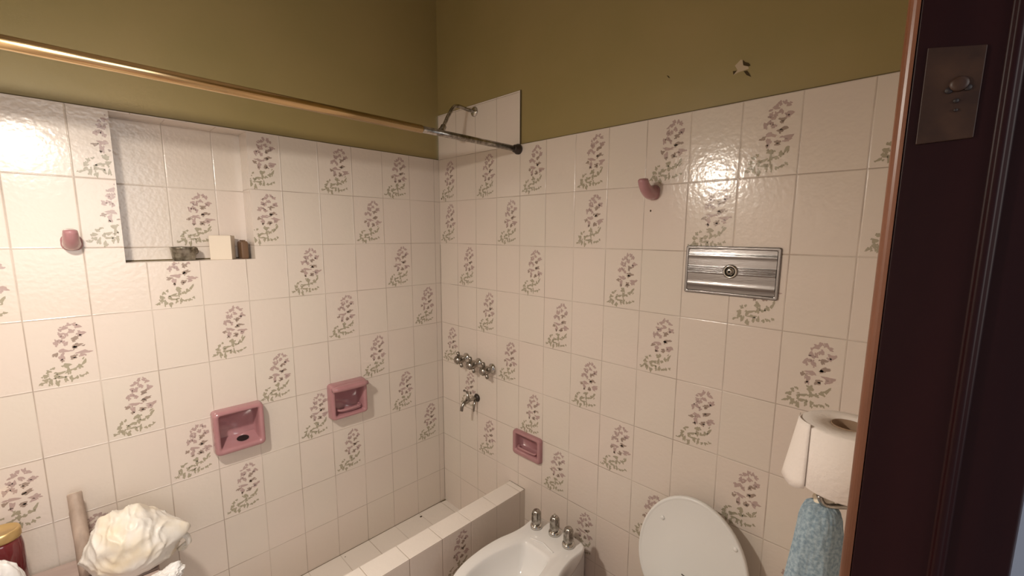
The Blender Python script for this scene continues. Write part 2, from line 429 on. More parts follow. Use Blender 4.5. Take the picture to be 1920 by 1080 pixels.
FR = [(1, 0), (3, 0), (5, 0), (7, 0), (9, 0), (11, 0), (13, 0), (1, 1), (4, 1), (7, 1), (10, 1), (13, 1), (2, 2), (5, 2), (8, 2), (11, 2),
      (3, 3), (6, 3), (9, 3), (12, 3), (1, 4), (4, 4), (7, 4), (10, 4), (2, 5), (5, 5), (8, 5), (11, 5), (3, 6), (6, 6), (9, 6), (12, 6), (7, 7), (10, 7), (8, 8)]
for c, r in FR:
    a = 0.1527 + 0.1517 * (c - 2); a = max(a, 0.0)
    R_.motif(a, 0.1527 + 0.1517 * (c - 1), ZO - H * (r + 1), ZO - H * r, holesR, seed=c * 17 + r + 400)
# flaked paint with its shadow painted as dark pieces, and small holes
def star(cx, cz, pts, mi, out): R_.poly([(cx - x, cz + z) for x, z in pts], mi, out)
star(1.501, ZO + .100, [(-.013, .006), (-.004, .016), (.001, .019), (.004, .004), (.013, -.004), (.010, -.012), (-.002, -.013), (-.008, -.012), (-.006, -.002)][::-1], 6, -0.003) if False else None
R_.poly([(1.501 + x, ZO + .100 + z) for x, z in [(-.017, .008), (-.002, .021), (.003, .019), (.006, .003), (.020, -.003), (.022, -.010), (.004, -.012), (-.006, -.013), (-.020, -.018), (-.009, -.006)]], 6, -0.0045)
R_.poly([(1.501 + x, ZO + .100 + z) for x, z in [(.004, .019), (.010, .012), (.021, .006), (.026, -.002), (.020, -.003), (.009, .002), (.006, .005)]], 7, -0.0048)
R_.poly([(1.501 + x, ZO + .100 + z) for x, z in [(.008, -.013), (.018, -.014), (.030, -.034), (.017, -.026)]], 7, -0.0048)
R_.poly([(1.501 + x, ZO + .100 + z) for x, z in [(-.022, -.006), (-.010, -.007), (-.013, -.016), (-.020, -.016)]], 7, -0.0049)
R_.poly([(1.277 + x, ZO + .126 + z) for x, z in [(-.006, .006), (.002, .001), (.007, -.007), (.000, -.003)]], 7, -0.0050)
for s, z, r in ((1.240, ZO - .306, .0030), (0.022, ZO - .205, .0035)):
    R_.poly([(s + r * math.cos(a), z + r * math.sin(a) * 1.3) for a in [i * math.pi / 4 for i in range(8)]], 7, 0.0004)
wall_right = R_.done('wall_right')

# --- shower and room floor
F_ = Sheet(lambda s, z, o: (-s, z, o), lambda s, z: ((s - OFF) / 0.15, z / 0.15))
F_.rect(0, LEN_L, -0.56, 0.0, mi=8, out=0.004)
for s, y, r in ((0.19, -.035, .006), (0.62, -.03, .0025), (0.41, -.20, .003)):
    F_.poly([(s + r * math.cos(a) * 1.3, y + r * math.sin(a)) for a in [i * math.pi / 4 for i in range(8)]], 7, 0.0046)
F_.poly([(0.0, -0.012), (0.05, -0.004), (0.2, -0.003), (0.9, -0.003), (0.9, 0.0), (0.0, 0.0)], 5, 0.0044)
shower_floor = F_.done('floor')
fb = bmesh.new(); uvl = fb.loops.layers.uv.new('tile')
for q in ([(-2.0, -4.2), (0.3, -4.2), (0.3, -0.65), (-2.0, -0.65)],):
    f = fb.faces.new([fb.verts.new((x, y, 0)) for x, y in q])
    for l, (x, y) in zip(f.loops, q): l[uvl].uv = (x / .3, y / .3)
fl2 = struct(link('floor', fb, M['floor'], smooth=False))

# --- low tiled kerb between the shower and the room
K = Sheet(lambda s, z, o: (-s, z, o), lambda s, z: ((s - OFF) / 0.15, 0.5))
KT, KI, KO = ZO - 1.607, -0.557, -0.655
KL = 1.97
Kb = K.bm
def kq(pts, uvf, mi=0): K.poly3(pts, mi, [uvf(*p) for p in pts])
uu = lambda x: (-x - OFF) / 0.15
kq([(0, KI, KT), (-KL, KI, KT), (-KL, KO, KT), (0, KO, KT)], lambda x, y, z: (uu(x), 0.3 + (y - KI)), 8)  # top in the paler floor tile, light from above put into its colour
kq([(0, KO, KT), (-KL, KO, KT), (-KL, KO, 0), (0, KO, 0)], lambda x, y, z: (uu(x), (z - KT) / H + .002))
kq([(0, KI, KT), (0, KI, 0), (-KL, KI, 0), (-KL, KI, KT)], lambda x, y, z: (uu(x), (z - KT) / H + .002))
kq([(-KL, KO, KT), (-KL, KI, KT), (-KL, KI, 0), (-KL, KO, 0)], lambda x, y, z: (.3, (z - KT) / H))
for c, r in ((3, 0), (6, 0), (9, 0), (2, 1), (5, 1)):
    kk = Sheet(lambda s, z, o: (-s, KO - o, z), lambda s, z: ((s - OFF) / .15, (z - KT) / H)); kk.bm.free(); kk.bm = K.bm; kk.uv = K.uv
    kk.motif(OFF + .15 * c, OFF + .15 * (c - 1), max(KT - H * (r + 1), 0.0), KT - H * r, seed=c + 900)
Kb.faces.new([Kb.verts.new(p) for p in ((-0.002, KI + .008, KT + .0006), (-0.002, KO, KT + .0006), (-0.006, KO, KT + .0006), (-0.004, KI + .008, KT + .0006))]).material_index = 5
kerb = K.done('trim_1')

# --- the walls behind and beside the camera, ceiling
FY0, FY1 = -1.966, -2.030
def plain_wall(name, parts, mats):
    bm = bmesh.new(); bm.loops.layers.uv.new('tile')
    for lo, hi, mi in parts: box(bm, lo, hi, mi)
    lay = bm.loops.layers.uv['tile']
    for f in bm.faces:
        for l in f.loops:
            c = l.vert.co; l[lay].uv = ((c.x if abs(f.normal.y) > .5 else c.y) / .15, (c.z - ZO) / H)
    bm.normal_update()
    return struct(link(name, bm, mats, smooth=False))
TP = [M['tile'], M['paint']]
DXR, DXL = -0.935, -1.86
plain_wall('wall_front', [((DXR, FY1, 0), (0.06, FY0, ZO), 0), ((DXR, FY1, ZO), (0.06, FY0 - .006, 3.0), 1), ((-2.06, FY1, 0), (DXL, FY0, ZO), 0),
                         ((-2.06, FY1, ZO), (DXL, FY0 - .006, 3.0), 1), ((DXL, FY1, 2.28), (DXR, FY0 - .006, 3.0), 1)], TP)
plain_wall('wall_back', [((-2.06, FY0, -0.01), (-2.0, 0.0, ZO), 0), ((-2.06, FY0, ZO), (-2.006, 0.006, 3.0), 1)], TP)
cb = bmesh.new(); box(cb, (-2.06, FY1, 3.0), (0.06, 0.06, 3.05)); struct(link('ceiling', cb, M['ceiling'], smooth=False))
hb = bmesh.new(); box(hb, (-0.55, -4.2, 0), (-0.50, FY1 - .001, 3.0)); struct(link('wall_hall', hb, M['hall'], smooth=False))

# ------------------------------------------------------------------ door frame
door = struct(thing('door_1', 'dark varnished wooden door frame with worn brown edge at the right', 'door frame', (0, 0, 0)))
del door['category']
def prism_z(bm, prof, z0, z1, mi=0, mis=None):
    a = [bm.verts.new((x, y, z0)) for x, y in prof]; b = [bm.verts.new((x, y, z1)) for x, y in prof]; n = len(prof)
    for i in range(n):
        f = bm.faces.new((a[i], a[(i + 1) % n], b[(i + 1) % n], b[i])); f.material_index = mis[i] if mis else mi
    bm.faces.new(a[::-1]); bm.faces.new(b)
JX = -0.950
bead = []
for i in range(13):
    a = math.radians(200 - 25 * i + 0)
    bead.append((JX + 0.010 + 0.0095 * math.cos(math.radians(180 - 15 * i)) - 0.0, -1.9395 + 0.0075 * math.sin(math.radians(180 - 15 * i))))
db = bmesh.new()
prof = [(JX, -1.9405), (JX, -1.9880), (JX - 0.004, -1.9895), (JX - 0.004, -1.9935), (JX + 0.001, -1.996), (JX + 0.001, -2.0290), (DXR + .002, -2.032), (DXR + .002, -1.964), (DXR + .030, -1.964), (DXR + .030, -1.9405)]
prism_z(db, prof, 0, 2.3)
bmesh.ops.recalc_face_normals(db, faces=db.faces[:])
link('frame_post', db, M['door'], door, smooth=False, bevel=0.0012)
db = bmesh.new(); prism_z(db, [(x, y) for x, y in bead] + [(DXR + .030, -1.932), (DXR + .030, -1.9400), (JX + .0005, -1.9400)], 0, 2.3)
bmesh.ops.recalc_face_normals(db, faces=db.faces[:])
link('edge_bead', db, M['door_edge'], door, smooth=False)
db = bmesh.new(); box(db, (DXL - .002, -2.032, 0), (DXL + .016, -1.940, 2.3)); box(db, (DXL + .016, -2.032, 2.28), (JX, -1.940, 2.3))
link('frame_post', db, M['door'], door, smooth=False, bevel=0.0012)
# painted-over strike plate on the post
sp = bmesh.new()
def at_j(y, z): return (y, z + ZO)
PZ = [(-1.9470, -0.250), (-1.9780, -0.256), (-1.9775, -0.318), (-1.9470, -0.319)]
xx = JX - 0.0015
v1 = [sp.verts.new((xx, y, z + ZO)) for y, z in PZ]; v0 = [sp.verts.new((JX + .001, y, z + ZO)) for y, z in PZ]
sp.faces.new(v1)
for i in range(4): sp.faces.new((v1[i], v0[i], v0[(i + 1) % 4], v1[(i + 1) % 4]))
bmesh.ops.recalc_face_normals(sp, faces=sp.faces[:])
plate = link('strike_plate', sp, M['plate_paint'], door, smooth=False, bevel=0.0007)
kh = bmesh.new()
lathe(kh, [(0, .0055), (.0016, .0050), (.0022, .0030)], (JX - .0014, -1.9665, ZO - .2795), (-1, 0, 0), 20)
link('bolt_boss', kh, M['plate_paint'], plate)
kh = bmesh.new()
for (y, z, r) in ((-1.9615, -.283, .0024), (-1.9712, -.283, .0022), (-1.9660, -.291, .0016), (-1.9665, -.2975, .0012)):
    lathe(kh, [(0, r), (.0007, r * .9)], (JX - .0018, y, ZO + z), (-1, 0, 0), 14)
link('bolt_hole', kh, M['hole'], plate)

# ------------------------------------------------------------------ lamp (outside the frame on the left)
lamp = thing('pendant_bulb', 'bare glowing light bulb hanging from the ceiling on a black cord', 'lamp', (0, 0, 0))
# LED bulb: a glowing dome below, an opaque collar above
q = bmesh.new(); lathe(q, [(0.013 * math.sin(math.radians(a)), 0.048 * math.cos(math.radians(a))) for a in (-8, 0, 15, 30, 45, 60, 75, 86)], LAMP, (0, 0, -1), 32, capa=False)
link('bulb', q, M['bulb'], lamp)
q = bmesh.new(); lathe(q, [(.005, .0490), (.030, .036), (.048, .020)], LAMP, (0, 0, 1), 32); link('bulb_collar', q, M['seat'], lamp)
q = bmesh.new(); lathe(q, [(0, .018), (.03, .019), (.05, .019), (.06, .006)], LAMP + Vector((0, 0, .046)), (0, 0, 1), 20); link('lamp_holder', q, M['black'], lamp)
q = bmesh.new(); tube(q, [LAMP + Vector((0, 0, .100)), (LAMP.x, LAMP.y, 3.0)], 0.003, 8); link('cord', q, M['black'], lamp)


# ------------------------------------------------------------------ pink ceramic
def dish_mesh(w, h, p, r, hood=False, holed=False):
    """soap dish in local coords: x across, z up, y = 0 at the wall, -y into the room"""
    bm = bmesh.new()
    def ring(W_, H_, rad, y, cx=0, cz=0): return [Vector((a, y, b)) for a, b in rrect(W_, H_, rad, 5, cx, cz)]
    iw, ih = w - .044, h - .046
    cz = -.006 if hood else .004
    if hood: ih = h - .052
    rings = [ring(w, h, .014, 0.0), ring(w, h, .015, -p * .45), ring(w - .003, h - .003, .016, -p * .8), ring(w - .011, h - .011, .014, -p),
             ring(iw + .014, ih + .014, .010, -p, 0, cz), ring(iw + .004, ih + .004, .008, -p * .86, 0, cz), ring(iw, ih, .007, -p * .5, 0, cz),
             ring(iw - .004, ih - .004, .007, 0.0, 0, cz), ring(iw - .010, ih - .008, .007, r, 0, cz)]
    loft(bm, rings, capa=False, capb=True)
    bmesh.ops.recalc_face_normals(bm, faces=bm.faces[:])
    return bm


def soap_dish(wall, s, z, w, h, p, r, label, hood=False, holed=False, bar=False):
    rot = 0 if wall == 'L' else -math.pi / 2
    loc = (-s, 0, z) if wall == 'L' else (0, -s, z)
    t = thing('soap_dish', label, 'soap dish', loc, rot)
    bm = dish_mesh(w, h, p, r, hood, holed)
    link('dish_body', bm, M['pink'], t)
    if hood:
        q = bmesh.new()
        n = 14; ringsH = []
        for i in range(9):
            x = -w / 2 + .004 + (w - .008) * i / 8
            e = 1 - .35 * abs(2 * i / 8 - 1) ** 4
            ringsH.append([Vector((x, -p - .006 + .020 * e * math.cos(2 * math.pi * k / n), h / 2 - .018 + .016 * e * math.sin(2 * math.pi * k / n))) for k in range(n)])
        loft(q, ringsH); bmesh.ops.recalc_face_normals(q, faces=q.faces[:])
        link('hood', q, M['pink'], t)
    if bar:
        q = bmesh.new(); tube(q, smooth_pts([(-w / 2 + .034, -p * .2, -h / 2 + .044), (-w / 4, -p * .75, -h / 2 + .040), (w / 4, -p * .75, -h / 2 + .040), (w / 2 - .034, -p * .2, -h / 2 + .044)], 5), .0055, 12)
        link('soap_bar_rest', q, M['pink'], t)
    if holed:
        q = bmesh.new()   # sloping shelf with its hole
        xa, xb = -w / 2 + .024, w / 2 - .024
        zf, zb = -h / 2 + .024, -h / 2 + .046
        loft(q, [[Vector((xa, -p * .84, zf)), Vector((xa, r - .002, zb)), Vector((xa, r - .002, zf - .004)), Vector((xa, -p * .7, zf - .004))],
                 [Vector((xb, -p * .84, zf)), Vector((xb, r - .002, zb)), Vector((xb, r - .002, zf - .004)), Vector((xb, -p * .7, zf - .004))]])
        bmesh.ops.recalc_face_normals(q, faces=q.faces[:])
        sh = link('shelf', q, M['pink'], t, smooth=False)
        d = Vector((0, r - .002 + p * .84, zb - zf)).normalized(); nn = Vector((0, -d.z, d.y))
        c = Vector((.012, (-p * .84 + r) / 2 - .002, (zf + zb) / 2))
        q = bmesh.new(); X = Vector((1, 0, 0))
        vs = [q.verts.new(c + nn * .0022 + X * .0215 * math.cos(a) + d * .0175 * math.sin(a)) for a in [2 * math.pi * i / 28 for i in range(28)]]
        q.faces.new(vs)
        link('drain_hole', q, M['hole'], sh, smooth=False)
    return t


soap_dish('L', 1.009, ZO - 1.169, 0.176, 0.178, .046, .030, 'square pink ceramic wall dish with a dark round hole in its sloping shelf', holed=True)
soap_dish('L', 0.562, ZO - 1.170, 0.176, 0.170, .046, .028, 'pink ceramic soap dish with rounded hood on the shower wall', hood=True, bar=True)
soap_dish('R', 0.674, ZO - 1.378, 0.178, 0.122, .020, .030, 'small shallow pink ceramic soap dish on right wall above the bidet', bar=True)


def hook(loc, rotz, label, lean=0.0):
    t = thing('robe_hook', label, 'hook', loc, rotz)
    bm = bmesh.new()
    path = smooth_pts([(0, .000, 0), (0, -.020, -.003), (0, -.042, .003), (lean, -.062, .017), (lean * 1.5, -.074, .034), (lean * 1.6, -.076, .041)], 4)
    n = len(path); rad = []; sq = []
    for i in range(n):
        t_ = i / (n - 1); rad.append(.0235 * (1 - .36 * t_) if i < n - 1 else .004); sq.append(1.0 + .05 * t_)
    rad[-2] = .0115; rad[-3] = .0140; rad[-1] = .006
    tube(bm, path, rad, 22, squash=sq)
    bmesh.ops.recalc_face_normals(bm, faces=bm.faces[:])
    link('hook_horn', bm, M['pink'], t)
    b = bmesh.new()
    loft(b, [[Vector((a, 0, c)) for a, c in rrect(.050, .050, .018, 5)], [Vector((a, -.004, c)) for a, c in rrect(.049, .049, .018, 5)], [Vector((a, -.008, c)) for a, c in rrect(.040, .040, .016, 5)]])
    bmesh.ops.recalc_face_normals(b, faces=b.faces[:])
    link('hook_base', b, M['pink'], t)
    return t


hook((-1.407, 0, ZO - .425), 0, 'pink ceramic robe hook on left wall beside the niche', .0)
hook((0, -1.246, ZO - .245), -math.pi / 2, 'pink ceramic robe hook on right wall above the steel plate', .0)

# ------------------------------------------------------------------ curtain rod
rod = thing('curtain_rod', 'gold and chrome telescopic shower curtain rod crossing above the shower', 'curtain rod', (0, 0, 0))
RY, RZ = -0.600, ZO - 0.020
q = bmesh.new(); tube(q, [(-1.998, RY, RZ), (-0.50, RY, RZ)], .0142, 28); link('outer_tube', q, M['brass'], rod)
q = bmesh.new(); tube(q, [(-0.502, RY, RZ), (-0.012, RY, RZ)], .0120, 28); link('inner_tube', q, M['chrome_dull'], rod)
for X, dx in ((0, -1), (-2.0, 1)):
    q = bmesh.new(); lathe(q, [(0, .022), (.010, .0225), (.014, .019), (.030, .016), (.034, .0125)], (X, RY, RZ), (dx, 0, 0), 28); link('end_cap', q, M['rubber'], rod)

# ------------------------------------------------------------------ shower arm
arm = thing('shower_spout', 'bent chrome shower pipe without a head on plain upper tiles', 'shower spout', (0, 0, 0))
AY, AZ = -0.301, ZO + 0.192
q = bmesh.new(); lathe(q, [(0, .023), (.004, .0235), (.009, .018), (.012, .010)], (0, AY, AZ), (-1, 0, 0), 28); link('wall_flange', q, M['chrome'], arm)
q = bmesh.new(); tube(q, smooth_pts([(0, AY, AZ), (-.05, AY, AZ + .002), (-.095, AY, AZ + .006), (-.125, AY, AZ - .004), (-.155, AY, AZ - .045), (-.185, AY, AZ - .100)], 6), .0082, 18); link('pipe', q, M['chrome_dull'], arm)
q = bmesh.new(); lathe(q, [(0, .0095), (.004, .013), (.020, .0135), (.034, .018), (.046, .019), (.048, .015)], (-.181, AY, AZ - .094), (-.03, 0, -.055), 24); link('nozzle', q, M['chrome_dull'], arm)

# ------------------------------------------------------------------ shower valves and tap
def valve_parts(root, x=0, y=0, z=0):
    q = bmesh.new(); lathe(q, [(0, .026), (.004, .0265), (.010, .020), (.016, .013), (.030, .012)], (x, y, z), (-1, 0, 0), 28); link('wall_flange', q, M['chrome'], root)
    q = bmesh.new(); lathe(q, [(.024, .0150), (.034, .0215), (.054, .0235), (.068, .0215), (.076, .015), (.079, .007)], (x, y, z), (-1, 0, 0), 24)
    h = link('handle', q, M['chrome_dull'], root)
    for k in range(4):
        a = math.radians(45 + 90 * k + 20)
        q = bmesh.new(); d = Vector((0, math.cos(a), math.sin(a))); o = Vector((x - .048, y, z))
        lathe(q, [(.014, .0075), (.028, .0085), (.036, .0095), (.042, .0065)], o, d, 14); link('spoke', q, M['chrome_dull'], h)


vl = ['chrome cross-handled shower valve nearest the corner, first of three', 'chrome cross-handled shower valve in the middle of the row of three', 'chrome cross-handled shower valve farthest from the corner, last of three']
for i, s in enumerate((0.222, 0.322, 0.424)):
    t = thing('shower_valve', vl[i], 'valve', (0, -s, ZO - 1.045 - .007 * i), 0, 'shower valves on the right wall')
    valve_parts(t)
tap = thing('wall_tap', 'small chrome bib tap with T handle under the shower valves', 'tap', (0, -0.305, ZO - 1.245))
q = bmesh.new(); lathe(q, [(0, .021), (.004, .0215), (.010, .014), (.014, .010)], (0, 0, 0), (-1, 0, 0), 26); link('wall_flange', q, M['rubber'], tap)
q = bmesh.new(); tube(q, smooth_pts([(-.010, 0, 0), (-.045, 0, .0), (-.075, 0, -.002), (-.098, 0, -.016), (-.106, 0, -.042)], 5), [.0085] * 8 + [.0105] * 6 + [.0085] * 7, 16); link('spout', q, M['chrome_dull'], tap)
q = bmesh.new(); lathe(q, [(0, .0115), (.014, .0105), (.018, .007), (.045, .006)], (-.062, 0, .002), (-.1, 0, 1), 16); st = link('stem', q, M['chrome_dull'], tap)
q = bmesh.new(); tube(q, [(-.067, .026, .050), (-.067, .010, .049), (-.067, -.010, .049), (-.067, -.026, .050)], [.0062, .0045, .0045, .0062], 12); link('handle', q, M['chrome_dull'], st)
q = bmesh.new(); tube(q, [(-.020, -.006, -.004), (-.030, -.010, -.030), (-.036, -.012, -.062)], [.007, .0055, .0045], 12); link('drain_pipe', q, M['chrome_dull'], tap)

# ------------------------------------------------------------------ flush plate
PW, PH = 0.276, 0.153
fp = thing('flush_plate', 'brushed steel cistern cover plate with round centre button', 'flush plate', (0, -1.5135, ZO - .499), -math.pi / 2)
q = bmesh.new()
def prr(w, h, r, y): return [Vector((a, y, b)) for a, b in rrect(w, h, r, 5)]
loft(q, [prr(PW, PH, .006, 0), prr(PW, PH, .006, -.004), prr(PW - .004, PH - .004, .005, -.0065), prr(PW - .016, PH - .016, .004, -.0065), prr(PW - .022, PH - .022, .004, -.004)], capa=False, capb=False)
bmesh.ops.recalc_face_normals(q, faces=q.faces[:])
link('border', q, M['steel'], fp, smooth=False, bevel=0.001)
q = bmesh.new()   # pressed face with long horizontal ribs
w2, h2 = (PW - .020) / 2, (PH - .020) / 2
N = 150; xs = [-w2 + 2 * w2 * i / 24 for i in range(25)]
rows = []
for j in range(N + 1):
    z = -h2 + 2 * h2 * j / N; y = -.0042
    for zc, ww, am, xr in ((.046, .0060, .0016, .82), (-.046, .0070, .0016, .82), (.0105, .0018, .0013, .94), (.0045, .0018, .0013, .94), (-.0015, .0018, .0013, .94), (-.0075, .0018, .0013, .94)):
        y -= am * math.exp(-((z - zc) / ww) ** 2)
    y -= .0016 * math.cos(math.pi * z / (2 * h2))
    rows.append([q.verts.new((x, y - .0006 * math.cos(x / w2 * 1.57), z)) for x in xs])
for a, b in zip(rows, rows[1:]):
    for k in range(24): q.faces.new((a[k], a[k + 1], b[k + 1], b[k]))
bmesh.ops.recalc_face_normals(q, faces=q.faces[:])
if q.faces[0].normal.y > 0: bmesh.ops.reverse_faces(q, faces=q.faces[:])
link('cover', q, M['steel'], fp)
q = bmesh.new(); lathe(q, [(0, .0215), (.006, .0215), (.009, .019), (.010, .0165), (.006, .0150)], (0.004, -.004, .0), (0, -1, 0), 36, capb=False); bt = link('button_ring', q, M['chrome'], fp)
q = bmesh.new(); lathe(q, [(0, .0150), (.004, .0150), (.009, .011), (.013, .0095), (.014, .006)], (0.004, -.0045, .0), (0, -1, 0), 32); bt2 = link('button', q, M['chrome_dull'], fp)
q = bmesh.new(); lathe(q, [(0, .0042), (.0012, .0040)], (0.004, -.0180, .0), (0, -1, 0), 16); link('screw', q, M['black'], bt2)

# ------------------------------------------------------------------ toilet
TY = -1.487
FLZ = 0.0
toilet = thing('toilet', 'white toilet with its oval lid raised against the right wall', 'toilet', (0, TY, 0))
def egg(a, b, n, cx, z, cut=None):
    """a: half length in x, b: half width in y; pointed a little to the front (-x)"""
    out = []
    for k in range(n):
        t = 2 * math.pi * k / n
        x = a * math.cos(t); y = b * math.sin(t) * (1 - .10 * (-math.cos(t)))
        out.append(Vector((cx + x, y, z)))
    return out
SEATZ = 0.385
q = bmesh.new()
loft(q, [egg(.17, .105, 40, -.30, 0), egg(.155, .095, 40, -.30, .04), egg(.13, .085, 40, -.28, .16), egg(.18, .13, 40, -.32, .26), egg(.225, .172, 40, -.345, .34), egg(.23, .18, 40, -.35, .372),
         egg(.222, .172, 40, -.35, .380), egg(.175, .128, 40, -.35, .378), egg(.165, .118, 40, -.35, .33), egg(.12, .09, 40, -.33, .22), egg(.05, .04, 40, -.30, .17)], capb=True)
bmesh.ops.recalc_face_normals(q, faces=q.faces[:]); link('bowl', q, M['porcelain'], toilet)
q = bmesh.new(); loft(q, [[Vector((x, y, z)) for x, y in rrect(.16, .20, .03, 5, -.085, 0)] for z in (.0, .12, .30, .376)]); bmesh.ops.recalc_face_normals(q, faces=q.faces[:]); link('pedestal_back', q, M['porcelain'], toilet)
q = bmesh.new()
rr = [egg(.225, .18, 44, -.35, SEATZ), egg(.228, .183, 44, -.35, SEATZ + .012), egg(.215, .172, 44, -.35, SEATZ + .020), egg(.150, .108, 44, -.35, SEATZ + .016), egg(.145, .103, 44, -.35, SEATZ + .002)]
R0 = loft(q, rr, False, False)
for k in range(44): q.faces.new((R0[-1][k], R0[-1][(k + 1) % 44], R0[0][(k + 1) % 44], R0[0][k]))
bmesh.ops.recalc_face_normals(q, faces=q.faces[:]); link('seat', q, M['seat'], toilet)
# raised lid: built flat in its own plane (u across, v up) then leaned back
LIDW, LIDH = .358, .455
HZ, HX = 0.305, -.115
top = Vector((-.065, 0, ZO - 1.243)); bot = Vector((HX, 0, HZ)); av = (top - bot).normalized(); nv = Vector((-av.z, 0, av.x)).normalized()
if nv.x > 0: nv = -nv
LH = (top - bot).length
def lid_ring(sc, off):
    out = []
    n = 56
    for k in range(n):
        t = 2 * math.pi * k / n
        y = -LIDW / 2 * sc * math.cos(t) * (1 - .02 * math.sin(t))
        c = LH * .50; v = c + (LH - c) * sc * math.sin(t) if math.sin(t) > 0 else c + c * sc * math.sin(t)
        if math.sin(t) < 0: y *= 1 + .05 * (-math.sin(t))
        out.append(bot + av * v + Vector((0, y, 0)) + nv * off)
    return out
q = bmesh.new()
loft(q, [lid_ring(.97, -.008), lid_ring(.995, -.004), lid_ring(1.0, .004), lid_ring(.995, .010), lid_ring(.975, .0125), lid_ring(.955, .0105), lid_ring(.93, .0085), lid_ring(.5, .0085)])
bmesh.ops.recalc_face_normals(q, faces=q.faces[:]); lid = link('lid', q, M['seat'], toilet)
def on_lid(y, v, off=.009): return bot + av * v + Vector((0, y, 0)) + nv * off
def lid_uv_from(yw, zw):
    return yw - TY, (zw - bot.z) / av.z
for yw, zw in ((-1.383, ZO - 1.350), (-1.617, ZO - 1.340)):
    y, v = lid_uv_from(yw, zw)
    q = bmesh.new(); lathe(q, [(0, .0075), (.004, .0070), (.006, .0045)], on_lid(y, v, .0075), nv, 16); link('buffer', q, M['seat'], lid)
# grey print on the lid, mostly below the frame
q = bmesh.new(); y, v = lid_uv_from(-1.478, ZO - 1.506)
for dy, dv, l, a in ((.0, .0, .024, -10), (-.026, -.005, .016, -5), (-.046, -.004, .012, 8)):
    c = on_lid(y + dy, v + dv, .0092); d1 = (Vector((0, -1, 0)) * math.cos(math.radians(a)) + av * math.sin(math.radians(a))); d2 = d1.cross(nv)
    q.faces.new([q.verts.new(c + d1 * i * l / 2 + d2 * j * .0022) for i, j in ((-1, -1), (1, -1), (1, 1), (-1, 1))])
link('print', q, M['ink'], lid, smooth=False)
for sy in (-.075, .075):
    q = bmesh.new(); tube(q, [(HX + .01, sy, .378), (HX - .002, sy, .392), (HX - .01, sy, .410)], [.014, .013, .009], 14); link('hinge', q, M['seat'], toilet)

# ------------------------------------------------------------------ bidet
BZ = ZO - 1.600
BY = -0.966
bidet = thing('bidet', 'white porcelain bidet beside the tiled shower kerb', 'bidet', (0, BY, 0))
def sym_ring(prof, z, n=64, sc=1.0, cx=-.36):
    """prof: list of (x, halfwidth) from the back to the front, ends at 0 halfwidth"""
    P = [Vector((x, w, 0)) for x, w in prof]; sm = smooth_pts(P, 6)
    pts = [(p.x, max(p.y, 0)) for p in sm]; full = pts + [(x, -w) for x, w in pts[::-1]]
    if abs(full[0][1]) < 1e-6: full = full[1:]
    # resample
    acc = [0]; m_ = len(full)
    for i in range(m_): acc.append(acc[-1] + math.dist(full[i], full[(i + 1) % m_]))
    out = []
    for k in range(n):
        s = acc[-1] * k / n; i = max(j for j in range(m_) if acc[j] <= s + 1e-9); t = (s - acc[i]) / max(acc[i + 1] - acc[i], 1e-9)
        a, b = full[i], full[(i + 1) % m_]
        out.append(Vector((cx + (a[0] + (b[0] - a[0]) * t - cx) * sc, (a[1] + (b[1] - a[1]) * t) * sc, z)))
    return out
OUT = [(-.105, .06), (-.112, .115), (-.145, .134), (-.20, .130), (-.26, .136), (-.33, .152), (-.42, .157), (-.52, .146), (-.60, .112), (-.645, .055), (-.655, 0)]
INN = [(-.262, .012), (-.262, .045), (-.270, .066), (-.300, .078), (-.345, .090), (-.42, .104), (-.50, .103), (-.565, .080), (-.600, .040), (-.608, 0)]
q = bmesh.new()
n = 72
rings = [sym_ring(OUT, 0, n, .62, -.34), sym_ring(OUT, .05, n, .60, -.34), sym_ring(OUT, .16, n, .58, -.33), sym_ring(OUT, BZ - .13, n, .74, -.34), sym_ring(OUT, BZ - .06, n, .93, -.35), sym_ring(OUT, BZ - .028, n, .99, -.36),
         sym_ring(OUT, BZ - .010, n, 1.0), sym_ring(OUT, BZ - .002, n, .985), sym_ring(OUT, BZ, n, .96)]
loft(q, rings, capb=False)
# top surface between the outer and the inner outline, then the basin
base = [v for v in q.verts][-n:]
inner = sym_ring(INN, BZ, n)
def nearest_shift(a, b):
    best = min(range(n), key=lambda s: sum((a[k].co.xy - b[(k + s) % n].xy).length for k in range(0, n, 4))); return b[best:] + b[:best]
inner = nearest_shift(base, inner)
def scaled(r, sc, z, cx=-.43): return [Vector((cx + (p.x - cx) * sc, p.y * sc, z)) for p in r]
mid = [Vector((a.co.x * .5 + b.x * .5, a.co.y * .5 + b.y * .5, BZ + .001)) for a, b in zip(base, inner)]
chain = [mid, scaled(inner, 1.04, BZ - .001), scaled(inner, 1.0, BZ - .005), scaled(inner, .97, BZ - .016), scaled(inner, .93, BZ - .045), scaled(inner, .84, BZ - .085), scaled(inner, .62, BZ - .115), scaled(inner, .25, BZ - .125)]
prev = base
for r in chain:
    cur = [q.verts.new(p) for p in r]
    for k in range(n): q.faces.new((prev[k], prev[(k + 1) % n], cur[(k + 1) % n], cur[k]))
    prev = cur
q.faces.new(prev)
bmesh.ops.recalc_face_normals(q, faces=q.faces[:]); bd = link('bidet_body', q, M['porcelain'], bidet)
